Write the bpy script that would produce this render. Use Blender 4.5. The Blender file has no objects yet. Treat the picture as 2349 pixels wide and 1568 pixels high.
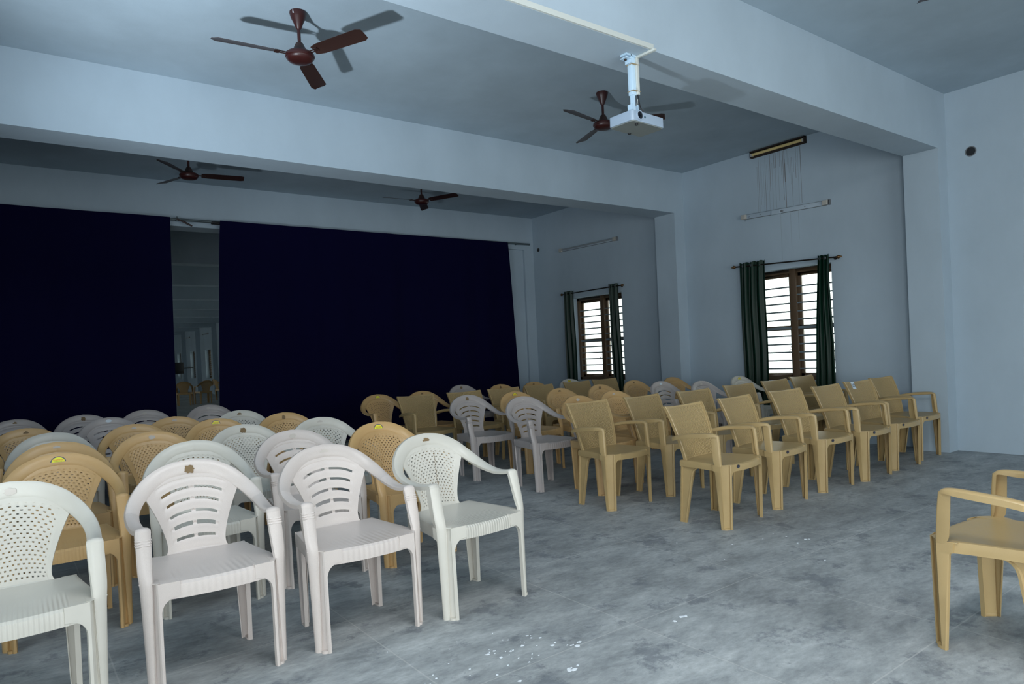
import bpy, bmesh, math, random
from mathutils import Vector, Matrix
R = math.radians
scene = bpy.context.scene
C = scene.collection
rnd = random.Random(7)

# ------------------------------------------------------------------ materials
def new_mat(name):
    m = bpy.data.materials.new(name); m.use_nodes = True
    nt = m.node_tree; b = nt.nodes['Principled BSDF']
    return m, nt, b

def plain(name, col, rough=.5, metal=0., bump=0., bscale=200.):
    m, nt, b = new_mat(name)
    b.inputs['Base Color'].default_value = (*col, 1)
    b.inputs['Roughness'].default_value = rough
    b.inputs['Metallic'].default_value = metal
    if bump:
        tc = nt.nodes.new('ShaderNodeTexCoord'); n = nt.nodes.new('ShaderNodeTexNoise')
        n.inputs['Scale'].default_value = bscale
        nt.links.new(tc.outputs['Object'], n.inputs['Vector'])
        bp = nt.nodes.new('ShaderNodeBump'); bp.inputs['Strength'].default_value = bump
        bp.inputs['Distance'].default_value = .002
        nt.links.new(n.outputs['Fac'], bp.inputs['Height']); nt.links.new(bp.outputs['Normal'], b.inputs['Normal'])
    return m

def plastic(name, col, rough=.33, speck=.0, dirt=.12, weave=False, ribs=None, ribh=.002):
    """Moulded plastic: faint mottling, a little grime, optional weave relief in the UV frame."""
    m, nt, b = new_mat(name); N = nt.nodes.new; Lk = nt.links.new
    tc = N('ShaderNodeTexCoord'); oi = N('ShaderNodeObjectInfo')
    n1 = N('ShaderNodeTexNoise'); n1.inputs['Scale'].default_value = 9; n1.inputs['Detail'].default_value = 5
    Lk(tc.outputs['Object'], n1.inputs['Vector'])
    mx = N('ShaderNodeMix'); mx.data_type = 'RGBA'
    mx.inputs['A'].default_value = (*[c * (1 - dirt) for c in col], 1)
    mx.inputs['B'].default_value = (*[min(1, c * 1.04) for c in col], 1)
    Lk(n1.outputs['Fac'], mx.inputs['Factor'])
    out = mx.outputs['Result']
    if speck:
        n2 = N('ShaderNodeTexNoise'); n2.inputs['Scale'].default_value = 420; n2.inputs['Detail'].default_value = 1
        Lk(tc.outputs['Object'], n2.inputs['Vector'])
        r2 = N('ShaderNodeMapRange'); r2.inputs['From Min'].default_value = .35; r2.inputs['From Max'].default_value = .65
        r2.inputs['To Min'].default_value = 1 - speck; r2.inputs['To Max'].default_value = 1 + speck * .4
        Lk(n2.outputs['Fac'], r2.inputs['Value'])
        v = N('ShaderNodeVectorMath'); v.operation = 'SCALE'
        Lk(out, v.inputs[0]); Lk(r2.outputs['Result'], v.inputs['Scale']); out = v.outputs['Vector']
    hv = N('ShaderNodeHueSaturation')
    rv = N('ShaderNodeMapRange'); rv.inputs['To Min'].default_value = .93; rv.inputs['To Max'].default_value = 1.07
    Lk(oi.outputs['Random'], rv.inputs['Value']); Lk(rv.outputs['Result'], hv.inputs['Value']); Lk(out, hv.inputs['Color'])
    Lk(hv.outputs['Color'], b.inputs['Base Color'])
    rr = N('ShaderNodeMapRange'); rr.inputs['To Min'].default_value = rough - .06; rr.inputs['To Max'].default_value = rough + .12
    Lk(n1.outputs['Fac'], rr.inputs['Value']); Lk(rr.outputs['Result'], b.inputs['Roughness'])
    if weave:
        # diagonal basket weave: pairs of raised dashes, alternating direction cell by cell
        def ma(op, a, b_=None, c_=None):
            n_ = N('ShaderNodeMath'); n_.operation = op
            for q_, x_ in enumerate((a, b_, c_)):
                if x_ is None: continue
                if isinstance(x_, (int, float)): n_.inputs[q_].default_value = x_
                else: Lk(x_, n_.inputs[q_])
            return n_.outputs['Value']
        uv = N('ShaderNodeUVMap'); sp = N('ShaderNodeSeparateXYZ'); Lk(uv.outputs['UV'], sp.inputs['Vector'])
        X_, Z_ = sp.outputs['X'], sp.outputs['Y']; k_ = .7071 / .0225
        P_ = ma('MULTIPLY', ma('ADD', X_, Z_), k_); Q_ = ma('MULTIPLY', ma('ADD', ma('SUBTRACT', X_, Z_), 4.0), k_)
        par = ma('MODULO', ma('ADD', ma('FLOOR', P_), ma('FLOOR', Q_)), 2.0)
        par = ma('ABSOLUTE', par)
        fp, fq = ma('FRACT', P_), ma('FRACT', Q_)
        a_ = ma('ADD', ma('MULTIPLY', fp, ma('SUBTRACT', 1.0, par)), ma('MULTIPLY', fq, par))
        b2 = ma('ADD', ma('MULTIPLY', fq, ma('SUBTRACT', 1.0, par)), ma('MULTIPLY', fp, par))
        h1 = ma('ABSOLUTE', ma('SINE', ma('MULTIPLY', a_, 2 * math.pi)))
        h2 = ma('MINIMUM', 1.0, ma('MULTIPLY', ma('MINIMUM', b2, ma('SUBTRACT', 1.0, b2)), 5.0))
        hh = ma('MULTIPLY', h1, h2)
        # plain margin round the woven field
        e1 = ma('LESS_THAN', ma('ABSOLUTE', X_), ma('ADD', .188, ma('MULTIPLY', ma('SUBTRACT', Z_, .45), .118)))
        e2 = ma('LESS_THAN', Z_, .822); e3 = ma('GREATER_THAN', Z_, .458)
        hh = ma('MULTIPLY', hh, ma('MULTIPLY', e1, ma('MULTIPLY', e2, e3)))
        bp = N('ShaderNodeBump'); bp.inputs['Strength'].default_value = 1; bp.inputs['Distance'].default_value = .0042
        Lk(hh, bp.inputs['Height']); Lk(bp.outputs['Normal'], b.inputs['Normal'])
    if ribs:
        uv = N('ShaderNodeUVMap'); sp = N('ShaderNodeSeparateXYZ'); Lk(uv.outputs['UV'], sp.inputs['Vector'])
        w = N('ShaderNodeMath'); w.operation = 'SINE'
        mu = N('ShaderNodeMath'); mu.operation = 'MULTIPLY'; mu.inputs[1].default_value = 2 * math.pi * ribs
        Lk(sp.outputs['X'], mu.inputs[0]); Lk(mu.outputs['Value'], w.inputs[0])
        # only over the seat field, fading to the rear: second UV coordinate
        ms = N('ShaderNodeMapRange'); ms.inputs['From Min'].default_value = .25; ms.inputs['From Max'].default_value = .14
        Lk(sp.outputs['Y'], ms.inputs['Value'])
        ab = N('ShaderNodeMath'); ab.operation = 'ABSOLUTE'; Lk(sp.outputs['X'], ab.inputs[0])
        mx2 = N('ShaderNodeMapRange'); mx2.inputs['From Min'].default_value = .165; mx2.inputs['From Max'].default_value = .155
        Lk(ab.outputs['Value'], mx2.inputs['Value'])
        m0 = N('ShaderNodeMath'); m0.operation = 'MULTIPLY'; Lk(mx2.outputs['Result'], m0.inputs[0]); Lk(ms.outputs['Result'], m0.inputs[1])
        mm = N('ShaderNodeMath'); mm.operation = 'MULTIPLY'; Lk(w.outputs['Value'], mm.inputs[0]); Lk(m0.outputs['Value'], mm.inputs[1])
        bp = N('ShaderNodeBump'); bp.inputs['Strength'].default_value = .8; bp.inputs['Distance'].default_value = ribh
        Lk(mm.outputs['Value'], bp.inputs['Height']); Lk(bp.outputs['Normal'], b.inputs['Normal'])
    return m

PINK = (.60, .53, .49); IVORY = (.60, .57, .505); PINK_DIM = (.47, .42, .40); TANA = (.57, .36, .155); TANC = (.46, .325, .150)
M = {}
for nm, col, sp in (('pink', PINK, .04), ('white', IVORY, .0), ('grey', PINK_DIM, .03), ('tan', TANA, .02), ('tanc', TANC, .015)):  # grey tone is the pink-white plastic with rear-row dimness put into its colour
    M[nm] = plastic('plastic_' + nm, col, speck=sp)
    M[nm + '_ribs'] = plastic('plastic_' + nm + '_ribbed_seat', col, speck=sp, ribs=66 if nm in ('white', 'tan') else 40, ribh={'white': .0011, 'tan': .0011}.get(nm, .0008 if nm != 'tanc' else .00012))
M['tanc_weave'] = plastic('plastic_straw_woven', TANC, rough=.32, weave=True)

def wall_paint(name, col, streak=.06):
    m, nt, b = new_mat(name); N = nt.nodes.new; Lk = nt.links.new
    tc = N('ShaderNodeTexCoord'); mp = N('ShaderNodeMapping'); mp.inputs['Scale'].default_value = (1, 1, .6)
    Lk(tc.outputs['Object'], mp.inputs['Vector'])
    n = N('ShaderNodeTexNoise'); n.inputs['Scale'].default_value = 1.3; n.inputs['Detail'].default_value = 6; n.inputs['Roughness'].default_value = .62
    Lk(mp.outputs['Vector'], n.inputs['Vector'])
    mr = N('ShaderNodeMapRange'); mr.inputs['From Min'].default_value = .3; mr.inputs['From Max'].default_value = .7
    Lk(n.outputs['Fac'], mr.inputs['Value'])
    mx = N('ShaderNodeMix'); mx.data_type = 'RGBA'
    mx.inputs['A'].default_value = (*[c * (1 - streak) for c in col], 1)
    mx.inputs['B'].default_value = (*[min(1, c * (1 + streak)) for c in col], 1)
    Lk(mr.outputs['Result'], mx.inputs['Factor']); Lk(mx.outputs['Result'], b.inputs['Base Color'])
    b.inputs['Roughness'].default_value = .85
    n2 = N('ShaderNodeTexNoise'); n2.inputs['Scale'].default_value = 90; Lk(tc.outputs['Object'], n2.inputs['Vector'])
    bp = N('ShaderNodeBump'); bp.inputs['Strength'].default_value = .15; bp.inputs['Distance'].default_value = .003
    Lk(n2.outputs['Fac'], bp.inputs['Height']); Lk(bp.outputs['Normal'], b.inputs['Normal'])
    return m
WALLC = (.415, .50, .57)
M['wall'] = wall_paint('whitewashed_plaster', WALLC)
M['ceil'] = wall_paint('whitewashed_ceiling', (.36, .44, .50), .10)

def concrete():
    m, nt, b = new_mat('power_trowelled_concrete'); N = nt.nodes.new; Lk = nt.links.new
    tc = N('ShaderNodeTexCoord')
    n = N('ShaderNodeTexNoise'); n.inputs['Scale'].default_value = 2.6; n.inputs['Detail'].default_value = 12; n.inputs['Roughness'].default_value = .70
    n.inputs['Distortion'].default_value = .15
    mp = N('ShaderNodeMapping'); mp.inputs['Rotation'].default_value = (0, 0, R(35)); mp.inputs['Scale'].default_value = (1.2, 2.6, 1)
    Lk(tc.outputs['Object'], mp.inputs['Vector']); Lk(mp.outputs['Vector'], n.inputs['Vector'])
    cr = N('ShaderNodeValToRGB')
    e = cr.color_ramp.elements
    e[0].position = .33; e[0].color = (.225, .243, .25, 1)
    e[1].position = .50; e[1].color = (.325, .345, .35, 1)
    k = e.new(.66); k.color = (.42, .44, .44, 1)
    Lk(n.outputs['Fac'], cr.inputs['Fac'])
    nb = N('ShaderNodeTexNoise'); nb.inputs['Scale'].default_value = .9; nb.inputs['Detail'].default_value = 4
    Lk(tc.outputs['Object'], nb.inputs['Vector'])
    mb = N('ShaderNodeMapRange'); mb.inputs['From Min'].default_value = .35; mb.inputs['From Max'].default_value = .65
    mb.inputs['To Min'].default_value = .8; mb.inputs['To Max'].default_value = 1.15
    Lk(nb.outputs['Fac'], mb.inputs['Value'])
    sc = N('ShaderNodeVectorMath'); sc.operation = 'SCALE'; Lk(cr.outputs['Color'], sc.inputs[0]); Lk(mb.outputs['Result'], sc.inputs['Scale'])
    nf = N('ShaderNodeTexNoise'); nf.inputs['Scale'].default_value = 16; nf.inputs['Detail'].default_value = 6; nf.inputs['Roughness'].default_value = .7
    Lk(mp.outputs['Vector'], nf.inputs['Vector'])
    mfn = N('ShaderNodeMapRange'); mfn.inputs['From Min'].default_value = .35; mfn.inputs['From Max'].default_value = .65
    mfn.inputs['To Min'].default_value = .86; mfn.inputs['To Max'].default_value = 1.12
    Lk(nf.outputs['Fac'], mfn.inputs['Value'])
    sc0 = sc; sc = N('ShaderNodeVectorMath'); sc.operation = 'SCALE'; Lk(sc0.outputs['Vector'], sc.inputs[0]); Lk(mfn.outputs['Result'], sc.inputs['Scale'])
    # dark damp blotches
    v = N('ShaderNodeTexNoise'); v.inputs['Scale'].default_value = 3.4; v.inputs['Detail'].default_value = 6; v.inputs['Roughness'].default_value = .75
    Lk(tc.outputs['Object'], v.inputs['Vector'])
    vm = N('ShaderNodeMapRange'); vm.inputs['From Min'].default_value = .55; vm.inputs['From Max'].default_value = .62
    Lk(v.outputs['Fac'], vm.inputs['Value'])
    mx = N('ShaderNodeMix'); mx.data_type = 'RGBA'; mx.inputs['B'].default_value = (.09, .105, .13, 1)
    vm2 = N('ShaderNodeMath'); vm2.operation = 'MULTIPLY'; vm2.inputs[1].default_value = .5; Lk(vm.outputs['Result'], vm2.inputs[0])
    Lk(vm2.outputs['Value'], mx.inputs['Factor']); Lk(sc.outputs['Vector'], mx.inputs['A'])
    # joints every metre
    sp = N('ShaderNodeSeparateXYZ'); Lk(tc.outputs['Object'], sp.inputs['Vector'])
    fac = []
    for ax, off in (('X', .925), ('Y', .82)):
        a = N('ShaderNodeMath'); a.operation = 'SUBTRACT'; a.inputs[1].default_value = off - 40 * 1.0; Lk(sp.outputs[ax], a.inputs[0])
        d = N('ShaderNodeMath'); d.operation = 'DIVIDE'; d.inputs[1].default_value = .985; Lk(a.outputs['Value'], d.inputs[0])
        f = N('ShaderNodeMath'); f.operation = 'FRACT'; Lk(d.outputs['Value'], f.inputs[0])
        g = N('ShaderNodeMath'); g.operation = 'SUBTRACT'; g.inputs[1].default_value = .5; Lk(f.outputs['Value'], g.inputs[0])
        h = N('ShaderNodeMath'); h.operation = 'ABSOLUTE'; Lk(g.outputs['Value'], h.inputs[0])
        i = N('ShaderNodeMath'); i.operation = 'GREATER_THAN'; i.inputs[1].default_value = .4968; Lk(h.outputs['Value'], i.inputs[0])
        fac.append(i.outputs['Value'])
    mxx = N('ShaderNodeMath'); mxx.operation = 'MAXIMUM'; Lk(fac[0], mxx.inputs[0]); Lk(fac[1], mxx.inputs[1])
    mf = N('ShaderNodeMath'); mf.operation = 'MULTIPLY'; mf.inputs[1].default_value = .30; Lk(mxx.outputs['Value'], mf.inputs[0])
    mj = N('ShaderNodeMix'); mj.data_type = 'RGBA'; mj.inputs['B'].default_value = (.62, .61, .58, 1)
    Lk(mf.outputs['Value'], mj.inputs['Factor']); Lk(mx.outputs['Result'], mj.inputs['A'])
    Lk(mj.outputs['Result'], b.inputs['Base Color'])
    rr = N('ShaderNodeMapRange'); rr.inputs['To Min'].default_value = .45; rr.inputs['To Max'].default_value = .75
    Lk(n.outputs['Fac'], rr.inputs['Value']); Lk(rr.outputs['Result'], b.inputs['Roughness'])
    bp = N('ShaderNodeBump'); bp.inputs['Strength'].default_value = .12; bp.inputs['Distance'].default_value = .01
    Lk(n.outputs['Fac'], bp.inputs['Height']); Lk(bp.outputs['Normal'], b.inputs['Normal'])
    return m
M['floor'] = concrete()

def cloth(name, col, sheen=.3, rough=.9):
    m, nt, b = new_mat(name); N = nt.nodes.new; Lk = nt.links.new
    b.inputs['Base Color'].default_value = (*col, 1); b.inputs['Roughness'].default_value = rough
    b.inputs['Specular IOR Level'].default_value = .12 if col[2] > col[1] else .22
    b.inputs['Sheen Weight'].default_value = sheen; b.inputs['Sheen Roughness'].default_value = .5
    tc = N('ShaderNodeTexCoord'); w = N('ShaderNodeTexNoise'); w.inputs['Scale'].default_value = 500
    Lk(tc.outputs['Object'], w.inputs['Vector'])
    bp = N('ShaderNodeBump'); bp.inputs['Strength'].default_value = .2; bp.inputs['Distance'].default_value = .001
    Lk(w.outputs['Fac'], bp.inputs['Height']); Lk(bp.outputs['Normal'], b.inputs['Normal'])
    return m
M['navy'] = cloth('navy_curtain_cloth', (.0020, .0015, .025), .0)
M['green'] = cloth('bottle_green_satin', (.0006, .019, .010), .0, .38)
M['wood'] = plain('brown_window_paint', (.12, .075, .042), .45, bump=.2, bscale=60)
M['bar'] = plain('grey_grille_paint', (.24, .29, .32), .45, .2)
M['rod'] = plain('dark_curtain_rod', (.03, .025, .022), .35, .6)
M['bronze'] = plain('antique_bronze', (.16, .085, .035), .4, .7)
M['eyelet'] = plain('steel_eyelet', (.25, .27, .28), .3, .9)
M['pipe'] = plain('galvanised_pipe', (.10, .13, .14), .5, .3)
M['fan'] = plain('maroon_fan_enamel', (.038, .008, .007), .36)
M['fanb'] = plain('brown_fan_blade_enamel', (.034, .015, .012), .38)
M['silver'] = plain('silver_projector_plastic', (.34, .42, .52), .34)
M['under'] = plain('grey_projector_underside', (.20, .22, .21), .6)
M['black'] = plain('black_plastic', (.012, .012, .014), .45)
M['lens'] = plain('lens_glass', (.004, .005, .009), .06)
M['pvc'] = plain('cream_pvc_trunking', (.58, .60, .56), .5)
M['mount'] = plain('pale_blue_white_mount_paint', (.55, .72, .86), .45)
M['tie'] = plain('jute_cable_tie', (.40, .30, .17), .8)
M['rust'] = plain('rusted_metal', (.030, .018, .012), .8, bump=.8, bscale=60)
M['rusttube'] = plain('rust_stained_glass_tube', (.74, .56, .24), .4, bump=.8, bscale=90)
M['stain'] = plain('rust_streak', (.20, .165, .15), .9)
M['stain_light'] = plain('faint_rust_streak', (.31, .345, .37), .9)
M['white_metal'] = plain('white_batten_enamel', (.44, .52, .59), .5)
M['edge_dirt'] = plain('dirty_batten_edge', (.16, .17, .18), .7)
M['holder'] = plain('aged_lamp_holder', (.48, .45, .40), .5)
M['tube'] = plain('unlit_tube_glass', (.30, .33, .35), .35)
M['yellow'] = plain('yellow_sticker', (.80, .78, .04), .35)
M['rim'] = plain('dark_blue_sticker_rim', (.035, .04, .13), .35)
M['redtxt'] = plain('red_lettering', (.72, .07, .02), .4)
M['grntxt'] = plain('green_lettering', (.22, .30, .03), .5)
M['glue'] = plain('brown_glue_residue', (.21, .14, .07), .85, bump=.5, bscale=300)
M['glue_pale'] = plain('pale_sticker_residue', (.52, .47, .42), .7)
M['whitest'] = plain('white_sticker', (.60, .68, .74), .4)
M['badge'] = plain('dark_blue_grey_badge', (.035, .04, .06), .35)
M['badge_red'] = plain('badge_dark_red_print', (.10, .02, .025), .4)
M['badge_blue'] = plain('badge_teal_print', (.03, .09, .12), .4)
M['inktxt'] = plain('black_ink', (.02, .03, .05), .6)
M['fleck'] = plain('white_plaster_fleck', (.80, .84, .88), .8)

def glass():
    m, nt, b = new_mat('window_glass'); N = nt.nodes.new
    nt.nodes.remove(b); out = [n for n in nt.nodes if n.type == 'OUTPUT_MATERIAL'][0]
    t = N('ShaderNodeBsdfTransparent'); t.inputs['Color'].default_value = (.97, .98, .96, 1)
    g = N('ShaderNodeBsdfGlossy'); g.inputs['Roughness'].default_value = .05
    f = N('ShaderNodeFresnel'); f.inputs['IOR'].default_value = 1.35
    mx = N('ShaderNodeMixShader')
    nt.links.new(f.outputs[0], mx.inputs[0]); nt.links.new(t.outputs[0], mx.inputs[1]); nt.links.new(g.outputs[0], mx.inputs[2])
    nt.links.new(mx.outputs[0], out.inputs[0])
    return m
M['glass'] = glass()

# ------------------------------------------------------------------ mesh helpers
def sharpen(me, ang=38):
    bm = bmesh.new(); bm.from_mesh(me)
    for f in bm.faces: f.smooth = True
    a = R(ang)
    for e in bm.edges:
        e.smooth = not (len(e.link_faces) == 2 and e.calc_face_angle(0) > a)
    bm.to_mesh(me); bm.free()
    return me

def mesh_of(verts, faces, mat, solid=0., offset=0., uvs=None, name='m', subsurf=0, bevel=0., smooth=True):
    me = bpy.data.meshes.new(name)
    me.from_pydata([tuple(v) for v in verts], [], faces); me.update()
    if uvs is not None:
        lay = me.uv_layers.new(name='UVMap')
        for lp in me.loops: lay.data[lp.index].uv = uvs[lp.vertex_index]
    bm = bmesh.new(); bm.from_mesh(me)
    bmesh.ops.remove_doubles(bm, verts=bm.verts, dist=1e-5)
    loose = [v for v in bm.verts if not v.link_faces]
    bmesh.ops.delete(bm, geom=loose, context='VERTS')
    bm.to_mesh(me); bm.free()
    me.materials.append(mat)
    if solid or subsurf or bevel:
        o = bpy.data.objects.new('tmp', me); C.objects.link(o)
        if bevel:
            b = o.modifiers.new('b', 'BEVEL'); b.width = bevel; b.segments = 2; b.limit_method = 'ANGLE'
        if subsurf:
            s = o.modifiers.new('ss', 'SUBSURF'); s.levels = subsurf
        if solid:
            s = o.modifiers.new('s', 'SOLIDIFY'); s.thickness = solid; s.offset = offset
        dg = bpy.context.evaluated_depsgraph_get()
        m2 = bpy.data.meshes.new_from_object(o.evaluated_get(dg))
        bpy.data.objects.remove(o); me = m2
    me.name = name
    if smooth: sharpen(me)
    return me

def grid(f, nu, nv, keep=None, u0=-1., u1=1., v0=0., v1=1.):
    vs, fs, uv = [], [], []
    for j in range(nv + 1):
        for i in range(nu + 1):
            u = u0 + (u1 - u0) * i / nu; v = v0 + (v1 - v0) * j / nv
            vs.append(f(u, v)); uv.append((u, v))
    for j in range(nv):
        for i in range(nu):
            uc = u0 + (u1 - u0) * (i + .5) / nu; vc = v0 + (v1 - v0) * (j + .5) / nv
            if keep and not keep(uc, vc, i, j): continue
            a = j * (nu + 1) + i
            fs.append((a, a + 1, a + nu + 2, a + nu + 1))
    return vs, fs, uv

def loft(sections, close=False):
    n = len(sections[0]); vs = [p for s in sections for p in s]; fs = []
    for j in range(len(sections) - 1):
        for i in range(n if close else n - 1):
            a = j * n + i; b = j * n + (i + 1) % n
            fs.append((a, b, b + n, a + n))
    return vs, fs

def merge(*parts):
    vs, fs = [], []
    for v, f in parts:
        o = len(vs); vs += list(v); fs += [tuple(i + o for i in q) for q in f]
    return vs, fs

def mirror(part):
    v, f = part
    return [(-p[0], p[1], p[2]) for p in v], [tuple(reversed(q)) for q in f]

def boxp(x0, x1, y0, y1, z0, z1):
    v = [(x, y, z) for z in (z0, z1) for y in (y0, y1) for x in (x0, x1)]
    f = [(0, 2, 3, 1), (4, 5, 7, 6), (0, 1, 5, 4), (2, 6, 7, 3), (0, 4, 6, 2), (1, 3, 7, 5)]
    return v, f

def lathe(prof, n=28, cx=0., cy=0.):
    vs, fs = [], []
    for (r, z) in prof:
        for k in range(n):
            a = 2 * math.pi * k / n
            vs.append((cx + r * math.cos(a), cy + r * math.sin(a), z))
    for j in range(len(prof) - 1):
        for k in range(n):
            a = j * n + k; b = j * n + (k + 1) % n
            fs.append((a, b, b + n, a + n))
    fs.append(tuple(reversed(range(n)))); fs.append(tuple(range((len(prof) - 1) * n, len(prof) * n)))
    return vs, fs

def tube(pts, r, n=10, cap=True):
    pts = [Vector(p) for p in pts]; secs = []
    up = Vector((0, 0, 1))
    for i, p in enumerate(pts):
        t = (pts[min(i + 1, len(pts) - 1)] - pts[max(i - 1, 0)]).normalized()
        a = t.cross(up)
        if a.length < .05: a = t.cross(Vector((1, 0, 0)))
        a.normalize(); b = t.cross(a)
        rr = r[i] if isinstance(r, (list, tuple)) else r
        secs.append([tuple(p + (a * math.cos(2 * math.pi * k / n) + b * math.sin(2 * math.pi * k / n)) * rr) for k in range(n)])
    v, f = loft(secs, True)
    if cap:
        f.append(tuple(range(n))); f.append(tuple(reversed(range((len(pts) - 1) * n, len(pts) * n))))
    return v, f

def cr(keys, t):
    """Catmull-Rom through keys (tuples), t in 0..len-1"""
    n = len(keys); i = min(int(t), n - 2); s = t - i
    p0 = keys[max(i - 1, 0)]; p1 = keys[i]; p2 = keys[i + 1]; p3 = keys[min(i + 2, n - 1)]
    return [0.5 * ((2 * b) + (c - a) * s + (2 * a - 5 * b + 4 * c - d) * s * s + (-a + 3 * b - 3 * c + d) * s ** 3)
            for a, b, c, d in zip(p0, p1, p2, p3)]

def strip(keys, t0, t1, n, mat, thick=.0045, name='strip', side=1):
    """Channel section swept along keys: (P xyz, U xyz, width, lip outer, lip inner)"""
    secs = []
    for k in range(n + 1):
        t = t0 + (t1 - t0) * k / n
        q = cr(keys, t); e = .02
        qa = cr(keys, max(t - e, 0)); qb = cr(keys, min(t + e, len(keys) - 1))
        P = Vector(q[:3]); U = Vector(q[3:6]).normalized(); T = (Vector(qb[:3]) - Vector(qa[:3])).normalized()
        if keys is RAIL and t < .05: T = Vector((1, 0, 0))
        U = (U - T * U.dot(T)).normalized(); N = T.cross(U)
        w, lo, li = q[6:9]; h = w / 2
        prof = [(-h, -li), (-h * .97, -.005), (-h * .8, -.001), (-h * .3, .002), (h * .3, .002), (h * .8, -.001), (h * .97, -.005), (h, -lo)]
        secs.append([tuple(P + U * a + N * b) for a, b in prof])
    return loft(secs)

def link(name, me, parent=None, loc=(0, 0, 0)):
    o = bpy.data.objects.new(name, me); C.objects.link(o); o.location = loc
    if parent: o.parent = parent
    return o

def add(name, part, mat, parent=None, solid=0., bevel=0., smooth=True, subsurf=0):
    me = mesh_of(part[0], part[1], mat, solid=solid, bevel=bevel, name=name, smooth=smooth, subsurf=subsurf)
    return link(name, me, parent)

def tag(o, label, cat, group=None, kind=None):
    o['label'] = label; o['category'] = cat
    if group: o['group'] = group
    if kind: o['kind'] = kind
    return o

def empty(name, loc=(0, 0, 0), rz=0):
    o = bpy.data.objects.new(name, None); o.empty_display_size = .2; C.objects.link(o)
    o.location = loc; o.rotation_euler = (0, 0, rz); return o

def struct(name, part, mat, parent=None, bevel=0., smooth=False):
    o = add(name, part, mat, parent, bevel=bevel, smooth=smooth)
    o['kind'] = 'structure'; return o

def text_part(body, size, depth=.0006):
    cu = bpy.data.curves.new('t', 'FONT'); cu.body = body; cu.size = size; cu.extrude = depth / 2
    cu.align_x = 'CENTER'; cu.align_y = 'CENTER'; cu.resolution_u = 3
    o = bpy.data.objects.new('t', cu); C.objects.link(o)
    dg = bpy.context.evaluated_depsgraph_get()
    me = bpy.data.meshes.new_from_object(o.evaluated_get(dg))
    v = [tuple(p.co) for p in me.vertices]; f = [tuple(p.vertices) for p in me.polygons]
    bpy.data.objects.remove(o); bpy.data.curves.remove(cu)
    return v, f

def xform(part, mat4):
    return [tuple(mat4 @ Vector(p)) for p in part[0]], part[1]

# ------------------------------------------------------------------ chairs
def front_leg(top, bot, zap, fil, side_fil, apron, with_strip=True):
    """lower front leg: outer strip, stepped-back diagonal recess, inner flange that flares into the apron"""
    zs = [.4485, .44, .425, zap + .004, zap, zap - .002, zap - .006, zap - .012, zap - .02, zap - .03, zap - .042, zap - .056, zap - .072, .28, .2, .12, .05, .0]
    secs = []; side = []
    def lerp(k, t): return Vector((top[k][0] + (bot[k][0] - top[k][0]) * t, top[k][1] + (bot[k][1] - top[k][1]) * t))
    def flare(z, r):
        d = zap - z
        if d <= 0: return r * 1.12
        return r - math.sqrt(max(0, r * r - (r - d) ** 2)) if d < r else 0.
    for z in zs:
        t = 1 - z / .452
        A, B, D = lerp('A', t), lerp('B', t), lerp('D', t)
        n = Vector((-(A - B).y, (A - B).x)).normalized()
        if n.x > 0: n = -n                       # points inward, behind the faces
        step = .011
        wf = .012 + flare(z, fil); sf = flare(z, side_fil)
        yi = D.y - .007 + apron(D.x - wf) - apron(D.x - .012)
        A2 = Vector((A.x, A.y)); Ab = Vector((A.x - .002, A.y + sf + .002))
        side.append([(A.x - .020, A.y + sf + .002, z), (Ab.x - .008, Ab.y, z), (A2.x - .009, A2.y - .004, z)])
        head = [(A.x - .014, A.y + sf + .004, z), (Ab.x, Ab.y, z), (A2.x, A2.y - .001, z), (B.x, B.y, z)] if with_strip else [(B.x, B.y, z)]
        secs.append(head + [(B.x + n.x * step, B.y + n.y * step, z),
                     (D.x + n.x * step, D.y + n.y * step, z), (D.x, D.y - .002, z), (D.x - .004, D.y - .007, z), (D.x - .012, D.y - .007, z), (D.x - .4 * .012 - .6 * wf, D.y - .007 + apron(D.x - .4 * .012 - .6 * wf) - apron(D.x - .012), z), (D.x - wf, yi, z), (D.x - wf - .003, yi + .018, z)])
    p = loft(secs) if with_strip else merge(loft(secs), loft(side[:14]))
    A, B, D = top['A'], top['B'], top['D']
    cap = ([(A[0], A[1], .4485), (B[0], B[1], .4485), (D[0], D[1] - .002, .4485), (D[0] - .014, D[1] + .004, .4485), (D[0] - .014, A[1] + .03, .4485), (A[0] - .01, A[1] + .03, .4485)], [(0, 1, 2, 3, 4, 5)])
    A, B, D = [Vector(bot[k]) for k in 'ABD']
    c = (B + D) / 2; ax = (B - D) / 2; nn = Vector((ax.y, -ax.x)).normalized()
    if nn.y > 0: nn = -nn
    n = 8; arc = []
    for k in range(n + 1):
        a = math.pi * k / n; q = c - nn * .010 + ax * 1.05 * math.cos(a) + nn * .018 * math.sin(a); arc.append((q.x, q.y))
    pv = [(a, b, 0.) for a, b in arc] + [(a, b, .010) for a, b in arc]
    pf = [(k, k + 1, k + n + 2, k + n + 1) for k in range(n)] + [tuple(range(n + 1, 2 * n + 2)), tuple(reversed(range(n + 1)))]
    return merge(p, cap, (pv, pf))

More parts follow.
